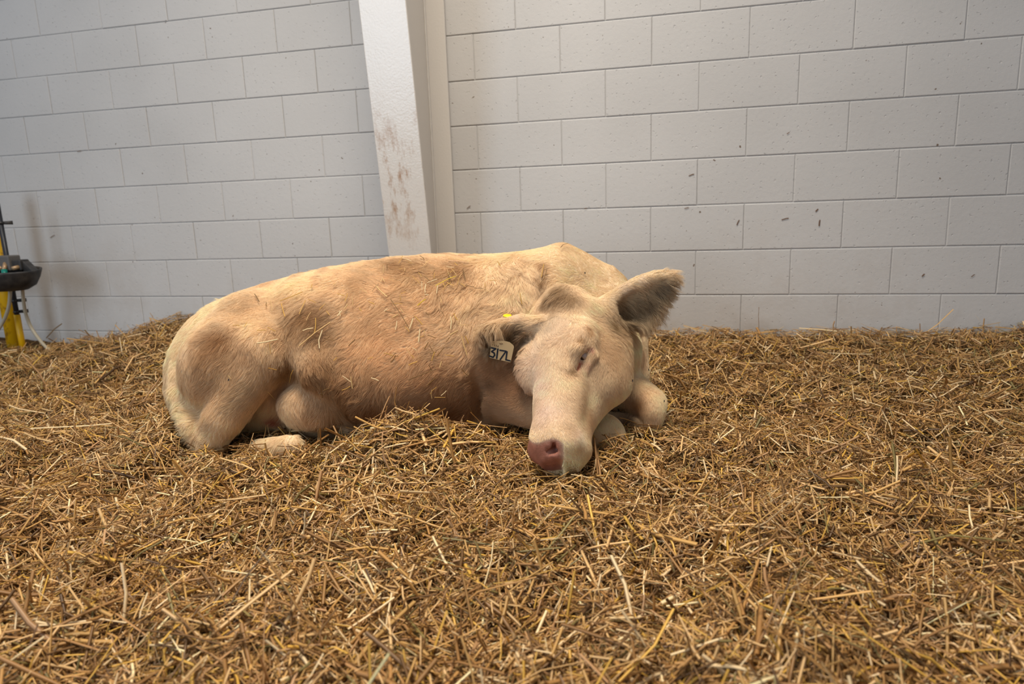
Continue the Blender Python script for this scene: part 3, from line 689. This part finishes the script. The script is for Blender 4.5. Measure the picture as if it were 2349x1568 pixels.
# the heap itself
gx = np.concatenate([np.linspace(-4.6, -2.9, 20, endpoint=False), np.linspace(-2.9, 2.6, 190), np.linspace(2.65, 4.1, 16)]); gy = np.concatenate([np.linspace(-4.6, -3.0, 14, endpoint=False), np.linspace(-3.0, -.001, 120)])
GX, GY = np.meshgrid(gx, gy, indexing='ij'); GZ = H(GX, GY)-.024
nV = len(gy); V = np.stack([GX.ravel(), GY.ravel(), GZ.ravel()], 1)
F = [(i*nV+j, (i+1)*nV+j, (i+1)*nV+j+1, i*nV+j+1) for i in range(len(gx)-1) for j in range(nV-1)]
bed = mesh('straw_bedding', V, F, CHAFF.m, smooth=True)
tag(bed, 'thick layer of loose golden straw covering the floor of the pen', 'straw bedding', kind='stuff')
def surf_frames(x, y):
    e = .02; z = H(x, y); nx = -(H(x+e, y)-H(x-e, y))/(2*e); ny = -(H(x, y+e)-H(x, y-e))/(2*e)
    n_ = np.stack([nx, ny, np.ones_like(nx)], 1); return z, n_/np.linalg.norm(n_, axis=1)[:, None]
def make_straws(c, d, n_, L, W, bend, kind):
    """centre, direction, normal, length, width, sideways bend -> vertices (N,k,3), face pattern"""
    s_ = np.cross(n_, d); s_ /= np.linalg.norm(s_, axis=1)[:, None]+1e-9; u2 = np.cross(d, s_)
    rows = []
    bs, bu, kink = bend
    for t in (-.5, kink, .5):
        k = 1-abs(t-0)*2 if not np.isscalar(t) else (0 if abs(t) == .5 else 1)
        tt = t if np.isscalar(t) else t
        p = c + d*(L*tt)[:, None] + s_*(bs*L*k)[:, None] + u2*(bu*L*k)[:, None]
        w = W*(1 if not np.isscalar(t) else .8)
        if kind == 'v': offs = ((-.5, -.10), (0, .14), (.5, -.10))
        else: offs = ((-.5, 0), (0, .17), (.5, 0), (0, -.17))
        for a_, b_ in offs: rows.append(p+s_*(W*a_)[:, None]+u2*(W*b_)[:, None])
    k = 3 if kind == 'v' else 4
    fp = []
    for i in range(2):
        for a_ in range(2 if kind == 'v' else 4): fp.append((i*k+a_, i*k+(a_+1) % k, (i+1)*k+(a_+1) % k, (i+1)*k+a_))
    return np.stack(rows, 1), np.array(fp)
def straw_object(name, parts, parent):
    Vs, Fs, Cs, off = [], [], [], 0
    for Vv, fp, col in parts:
        n, k = Vv.shape[:2]; Vs.append(Vv.reshape(-1, 3)); Fs.append((fp[None]+(np.arange(n)*k)[:, None, None]).reshape(-1, 4)+off)
        Cs.append(np.repeat(col, k, 0)); off += n*k
    Vs, Fs, Cs = np.concatenate(Vs), np.concatenate(Fs), np.concatenate(Cs)
    m = bpy.data.meshes.new(name); m.vertices.add(len(Vs)); m.vertices.foreach_set('co', Vs.astype(np.float32).ravel())
    m.loops.add(Fs.size); m.loops.foreach_set('vertex_index', Fs.astype(np.int32).ravel())
    m.polygons.add(len(Fs)); m.polygons.foreach_set('loop_start', (np.arange(len(Fs))*4).astype(np.int32)); m.polygons.foreach_set('loop_total', np.full(len(Fs), 4, np.int32))
    a_ = m.attributes.new('tint', 'FLOAT_COLOR', 'POINT'); a_.data.foreach_set('color', np.concatenate([np.clip(Cs, 0, 1), np.ones((len(Cs), 1))], 1).astype(np.float32).ravel())
    m.materials.append(STRAW.m); m.update(calc_edges=True); m.shade_smooth()
    o = link(bpy.data.objects.new(name, m), parent); return o
def scatter(N, Lr, Wr, up=.12, stick=.05, zlo=-.010, zhi=.010, kind='v', near=0.):
    n0 = int(N*1.45); Y = np.sqrt(rng.uniform(.62**2, 3.75**2, n0))
    if near: Y = rng.uniform(.62, 1., n0)**1*0+(.62+(3.75-.62)*rng.random(n0)**(1+near))
    X = rng.uniform(-1, 1, n0)*(.80*Y+.5)
    P = h2w(np.stack([X, Y, np.zeros(n0)], 1)); x, y = P[:, 0], P[:, 1]
    ok = (y < -.012) & (x < 4.0) & (x > -4.5); x, y = x[ok], y[ok]
    z, n_ = surf_frames(x, y); n = len(x)
    L = np.clip(rng.lognormal(math.log(Lr), .45, n), Lr*.35, Lr*3.2); W = np.clip(rng.normal(Wr, Wr*.3, n), Wr*.4, Wr*1.9)
    az = rng.uniform(0, 6.283, n); el = rng.normal(0, up, n); st = rng.random(n) < stick; el[st] = rng.uniform(.3, 1.1, st.sum())
    el *= np.where(y > -.06, .5, 1)
    d = np.stack([np.cos(az)*np.cos(el), np.sin(az)*np.cos(el), np.sin(el)], 1)
    d = d - n_*((d*n_).sum(1)-np.sin(el))[:, None]; d /= np.linalg.norm(d, axis=1)[:, None]
    c = np.stack([x, y, z+rng.uniform(zlo, zhi, n)+np.abs(np.sin(el))*L*.35], 1)
    # keep out of the wall
    over = np.maximum(np.abs(d[:, 1])*L*.55+c[:, 1]+.006, 0); c[:, 1] -= over
    roll = rng.normal(0, .5, n); nn_ = n_+np.cross(d, n_)*roll[:, None]; nn_ /= np.linalg.norm(nn_, axis=1)[:, None]
    ends = [c, c+d*(L*.5)[:, None], c-d*(L*.5)[:, None]]
    bad = in_cow(ends[0]) | in_cow(ends[1]) | in_cow(ends[2]); k = ~bad
    c, d, nn_, L, W = c[k][:N], d[k][:N], nn_[k][:N], L[k][:N], W[k][:N]; n = len(c)
    col = PAL[rng.choice(len(PAL), n, p=PW)]*rng.normal(1, .12, n)[:, None]
    depth = (c[:, 2]-H(c[:, 0], c[:, 1])-zlo)/(zhi-zlo)
    kink = rng.uniform(-.25, .25, n)
    hard = rng.random(n) < .12
    bend = (rng.normal(0, .04, n)+hard*rng.normal(0, .14, n), rng.normal(.01, .025, n)+hard*rng.normal(0, .06, n), kink)
    Vv, fp = make_straws(c, d, nn_, L, W, bend, kind); return Vv, fp, col, W*L/np.maximum(w2h(c)[:, 1], .5)**2
A1 = scatter(100000, .033, .0025, kind='v', near=.55, up=.32, zlo=-.022, zhi=.008)
A2 = scatter(32000, .052, .0042, kind='q', up=.22, near=.4, zlo=-.006, zhi=.012)
A3 = scatter(100000, .014, .0017, kind='v', near=.5, zlo=-.018, zhi=.006, stick=.1, up=.3)
A4 = scatter(2200, .080, .0062, kind='q', near=.3, zlo=.006, zhi=.018, stick=.12)
# the 290 straws that show largest are pieces of their own
big = np.argsort(-A4[3]); top, rest = big[:285], big[285:]
straw_object('loose_straw', [A1[:3], A2[:3], A3[:3], (A4[0][rest], A4[1], A4[2][rest])], bed)['kind'] = 'stuff'
for i in top: straw_object('straw', [(A4[0][i:i+1]-0, A4[1], np.clip(A4[2][i:i+1]*1.12, 0, 1))], bed)

# ---------------------------------------------------------------- straw caught in the coat
def normal_at(p):
    g_ = grad(p[None], prims)[0]; return unit(g_)
LINES = [((692, 795), (763, 741), 'longest pale straw lying aslant on the middle of the flank', 'p'), ((589, 791), (636, 782), 'bent whitish straw lying level on the thigh', 'w'), ((735, 803), (742, 760), 'upright pale straw on the dark flank patch', 'w'),
 ((649, 696), (701, 675), 'thin golden straw near the hip, topmost of the flank straws', 'g'), ((961, 787), (964, 757), 'short white straw standing upright at mid ribs', 'w'), ((941, 757), (949, 733), None, 'w'), ((1034, 756), (1034, 728), 'white upright straw just behind the shoulder', 'w'),
 ((952, 728), (970, 748), None, 'g'), ((673, 875), (682, 845), 'yellow straw standing in the flank hollow above the belly', 'g'), ((808, 862), (812, 890), None, 'p'), ((1028, 602), (1080, 608), 'long yellow straw lying level along the top of the back', 'g'),
 ((1000, 662), (1046, 640), 'bright yellow crossed straw high on the ribs', 'y'), ((866, 662), (890, 686), None, 'p'), ((959, 705), (978, 690), 'greenish yellow leaf scrap at mid ribs', 'y'), ((1058, 772), (1070, 815), 'thin drooping straw beside the ear tag', 'p'), ((1032, 771), (1050, 760), None, 'p'),
 ((990, 828), (997, 808), None, 'g'), ((1008, 843), (1012, 829), None, 'p'), ((938, 838), (958, 830), None, 'g'), ((723, 769), (726, 733), None, 'g'), ((902, 732), (916, 724), None, 'p'), ((778, 728), (788, 716), None, 'w'), ((793, 713), (801, 702), None, 'p'),
 ((1246, 612), (1240, 642), 'straw caught upright in the crease behind the withers', 'g'), ((1232, 662), (1252, 622), None, 'b'), ((1283, 577), (1300, 567), 'dark thin straw lying on the withers', 'b'), ((690, 726), (704, 695), None, 'g'), ((652, 700), (660, 730), None, 'g'), ((612, 757), (630, 766), None, 'g'), ((590, 764), (612, 763), None, 'g'),
 ((1068, 660), (1088, 664), None, 'b'), ((1088, 666), (1108, 667), None, 'b'), ((898, 690), (940, 756), None, 'b'), ((935, 870), (1000, 845), None, 'b')]
KC = dict(p=(214, 176, 118), w=(232, 208, 160), g=(200, 154, 74), y=(206, 172, 30), b=(128, 94, 48))
GR = 'straws caught in the cow coat'
def coat_straw(a_, b_, label, colr, w=.0028, lift=.006, word='small'):
    pa, pb = surf(*a_), surf(*b_)
    if pa is None or pb is None or abs(pa[1]-pb[1]) > .12: return
    n_ = unit(normal_at(pa)+normal_at(pb)); m_ = (pa+pb)/2; L = np.linalg.norm(pb-pa)
    pm = surf((a_[0]+b_[0])/2, (a_[1]+b_[1])/2); up = max(0, ((pm if pm is not None else m_)-m_)@n_)
    c = m_+n_*(lift+up)
    Vv, fp = make_straws(h2w(c)[None], (unit(pb-pa)@HM)[None], (n_@HM)[None], np.array([L]), np.array([w]), (np.array([rng.normal(0, .05)]), np.array([0.02]), np.array([rng.uniform(-.2, .2)])), 'q')
    o = straw_object('straw_piece', [(Vv, fp, np.array([lin(*colr)*rng.normal(1, .08)]))], None)
    if label: tag(o, label, 'straw')
    else: 
        x_, y_ = (a_[0]+b_[0])/2, (a_[1]+b_[1])/2
        zn = 'top of the back' if y_ < 662 and x_ > 760 else 'hip' if y_ < 712 and x_ < 780 else 'shoulder' if x_ > 1085 else 'thigh' if x_ < 640 else 'flank below the hip' if x_ < 800 else 'belly' if y_ > 825 else 'ribs behind the shoulder' if x_ > 960 else 'middle of the ribs'
        tag(o, word+' straw caught in the hair on the '+zn, 'straw', GR+', '+zn)
CW = dict(p='pale', w='whitish', g='golden', y='yellow', b='dark thin')
for a_, b_, lb, k in LINES: coat_straw(a_, b_, lb, KC[k], .0036 if k in 'pw' else .0022 if k == 'b' else .0030, .013, 'longer '+CW[k])
zones = [((640, 560), (600, 700), 8), ((700, 850), (620, 700), 10), ((860, 1070), (595, 660), 40), ((880, 1070), (640, 820), 36), ((700, 860), (700, 900), 20), ((1100, 1200), (600, 680), 5), ((960, 1060), (830, 930), 8), ((480, 640), (720, 900), 6)]
for (x0, x1), (y0, y1), n in zones:
    for _ in range(n):
        x, y = rng.uniform(min(x0, x1), max(x0, x1)), rng.uniform(y0, y1); L = rng.uniform(7, 26); t = rng.uniform(0, 3.14)
        coat_straw((x, y), (x+L*math.cos(t), y+L*math.sin(t)), None, KC[kk := str(rng.choice(list('pggbbw')))], rng.uniform(.0014, .0028), .013, 'short '+CW[kk])
st = lambda P, w, c, lb, g=None: tag(straw_object('straw_stalk', [make_straws(((P[0]+P[1])/2)[None], unit(P[1]-P[0])[None], np.array([[.2, -.9, .3]]), np.array([np.linalg.norm(P[1]-P[0])]), np.array([w]), (np.array([.04]), np.array([.03]), np.array([.1])), 'q')+(np.array([lin(*c)]),)], None), lb, 'straw', g)
st((wp(1741, 752, -.05), wp(1741, 704, -.05)), .002, (150, 112, 66), 'lone thin stalk standing upright against the wall right of the cow')
st((wp(106, 775, -.15), wp(142, 742, -.14)), .006, (150, 118, 70), 'short thick stalk leaning in the straw beside the drain hose')
st((wp(260, 772, -.06), wp(268, 738, -.05)), .002, (160, 124, 76), 'bent stalk rising at the wall left of the cow')
st((h2w(surf(680, 985)-np.array([0, .05, -.012])), h2w(surf(772, 984)-np.array([0, .05, -.012]))), .005, (228, 200, 140), 'long pale straw lying level below the belly of the cow')
# flecks stuck on the painted blocks
ORD = ['lowest', 'second', 'third', 'fourth', 'fifth', 'sixth', 'seventh', 'eighth', 'ninth', 'tenth']
def fleck_label(x, z, i):
    k = int(max(0, math.floor((z-.2)/.2))); b = int(abs(x+.225)/.4)
    return 'brown fleck on %s block course above straw, %s block %s of column%s' % (ORD[k], 'first' if b == 0 else ORD[b], 'right' if x > -.2 else 'left', '' if i != 9 else ', upper of two')
for i, (x, y, dx, dy, w) in enumerate([(1880, 511, 1, 7, .005), (1801, 502, 8, 2, .004), (1693, 510, 3, 6, .004), (1874, 482, 3, 3, .005), (1075, 475, 4, 3, .003), (1586, 401, 6, 2, .004), (2180, 1000, 0, 0, 0), (1808, 305, 3, 2, .003), (2232, 632-0, 4, 3, .003), (1343+0, 478, 3, 1, .003), (120, 542, 5, 3, .003), (181, 347, 4, 1, .003), (2118, 631, 3, 3, .005), (1575, 477, 5, 1, .003)]):
    if not w: continue
    a_, b_ = wp(x-dx, y+dy, -.004), wp(x+dx, y-dy, -.004)
    Vv, fp = make_straws(((a_+b_)/2)[None], unit(b_-a_)[None], np.array([[0, -1., 0]]), np.array([np.linalg.norm(b_-a_)]), np.array([w]), (np.array([.05]), np.array([.0]), np.array([.1])), 'v')
    tag(straw_object('dirt_fleck', [(Vv, fp, np.array([lin(112, 82, 58)]))], None), fleck_label(((a_+b_)/2)[0], ((a_+b_)/2)[2], i), 'fleck', 'flecks stuck to the wall')

# ---------------------------------------------------------------- ear tag
TAGP = Mat('tag_plastic', .4, .4, lin(206, 180, 136)); INK = Mat('tag_ink', .5, .3, lin(34, 42, 54)); FAINT = Mat('faded_print', .5, .3, lin(120, 92, 66)); BTN = Mat('yellow_plastic', .35, .5, lin(235, 200, 20))
T = lambda X, Yy, dep=0.: pt(1080+X/10.456, 700+Yy/10.456, 1.872+dep+(Yy-900)*.00001)
etag = tag(empty('ear_tag', h2w(T(740, 800))), 'cream ear tag reading 317L with a yellow button in the drooping ear', 'ear tag')
def tpart(name, V, F, mat, smooth=False):
    o = mesh(name, V, F, mat.m, None, smooth); o.parent = etag; o.matrix_parent_inverse = Matrix.Translation(etag.location).inverted(); return o
def prism2(pl, d0, d1):
    n = len(pl); V = [h2w(T(x, y, d0)) for x, y in pl]+[h2w(T(x, y, d1)) for x, y in pl]
    F = [tuple(range(n)), tuple(range(2*n-1, n-1, -1))]+[(i, i+n, (i+1) % n+n, (i+1) % n) for i in range(n)]; return V, F
pl = [(455, 1215), (447, 1240), (462, 1258), (925, 1362), (950, 1366), (962, 1340), (1036, 990), (1020, 955), (930, 880), (800, 850), (600, 850), (520, 860), (498, 870), (490, 890)]
tpart('tag_panel', *prism2(pl, 0, .0018), TAGP)
def stroke(P, w, mat, name):
    mb = MB()
    for (x0, y0), (x1, y1) in zip(P, P[1:]):
        dx, dy = x1-x0, y1-y0; l = math.hypot(dx, dy); ex, ey = dx/l*w*.3, dy/l*w*.3; nx, ny = -dy/l*w/2, dx/l*w/2
        V, F = prism2([(x0-ex+nx, y0-ey+ny), (x0-ex-nx, y0-ey-ny), (x1+ex-nx, y1+ey-ny), (x1+ex+nx, y1+ey+ny)], -.0006, .0002); mb.add(V, F)
    return tpart(name, mb.V, mb.F, mat)
stroke([(480, 1015), (600, 1040), (500, 1108), (560, 1145), (572, 1195), (535, 1245), (445, 1215)], 38, INK, 'numeral_three')
stroke([(650, 1045), (620, 1272)], 38, INK, 'numeral_one')
stroke([(695, 1076), (845, 1100), (705, 1300)], 36, INK, 'numeral_seven')
stroke([(868, 1110), (842, 1305), (945, 1332)], 36, INK, 'letter_l')
sm = [[(505, 930), (535, 936), (515, 975)], [(550, 940), (575, 945), (560, 958), (578, 965), (570, 982), (548, 978)], [(597, 950), (620, 955), (606, 966), (622, 975), (612, 992), (592, 988)], [(668, 962), (645, 975), (640, 998), (660, 1002), (662, 984), (645, 980)], [(520, 882), (512, 905)], [(545, 885), (568, 890), (548, 912), (570, 916)]]
mb = MB()
for P in sm:
    for (x0, y0), (x1, y1) in zip(P, P[1:]):
        dx, dy = x1-x0, y1-y0; l = math.hypot(dx, dy); nx, ny = -dy/l*4, dx/l*4
        V, F = prism2([(x0+nx, y0+ny), (x0-nx, y0-ny), (x1-nx, y1-ny), (x1+nx, y1+ny)], -.0005, .0002); mb.add(V, F)
tpart('small_number', mb.V, mb.F, FAINT)
stroke([(680, 905), (725, 940), (770, 920), (725, 905), (700, 930)], 9, FAINT, 'small_mark')
bc = surf(1164, 729); bc = bc+np.array([0, -.006, .007]); bn = unit((.05, -.28, .95)); ba = unit(np.cross(bn, (0, 1, 0))); bb = np.cross(bn, ba)
V = []; F = []
for i, (r, h) in enumerate([(.011, 0), (.0125, .001), (.0125, .002), (.010, .003), (.003, .0036)]):
    for k in range(20): w_ = 6.2832*k/20; V.append(h2w(bc+ba*r*math.cos(w_)+bb*r*math.sin(w_)+bn*h))
for i in range(4):
    for k in range(20): F.append((i*20+k, i*20+(k+1) % 20, (i+1)*20+(k+1) % 20, (i+1)*20+k))
F += [tuple(range(20))[::-1], tuple(range(80, 100))]
b_ = tpart('button', V, F, BTN, True); b_['label'] = 'yellow plastic button'

# ---------------------------------------------------------------- flies
FLY = Mat('fly_black', .4, .4, lin(26, 22, 20)); WNG = Mat('fly_wing', .3, .4, lin(90, 84, 78))
for x, y, lb in [(1338, 628, 'black fly on the neck of the cow'), (1483, 848, 'black fly on the throat beside the jaw'), (1445, 872, 'black fly on the jaw of the cow'), (1403, 938, 'black fly at the lower edge of the jaw'), (1519, 921, 'black fly on the folded far knee'), (528, 870, 'black fly on the thigh of the cow')]:
    p_ = surf(x, y)
    if p_ is None: continue
    p_ = p_ + normal_at(p_)*.008; w0 = h2w(p_); s = MB()
    s.tube([w0+np.array(v) for v in ((0, 0, .003), (0, 0, .002), (0, 0, 0), (0, 0, -.0025), (0, 0, -.0035))], [.0004, .0013, .0016, .0012, .0003], 8)
    fo = s.build('fly', FLY.m, None, True); tag(fo, lb, 'fly', 'flies on the cow')
    for sx in (-1, 1): mesh('wing', [w0+np.array(v) for v in ((0, -.0014, .0005), (sx*.0025, -.0016, -.003), (sx*.001, -.0016, -.004), (0, -.0015, -.001))], [(0, 1, 2, 3)], WNG.m, fo)
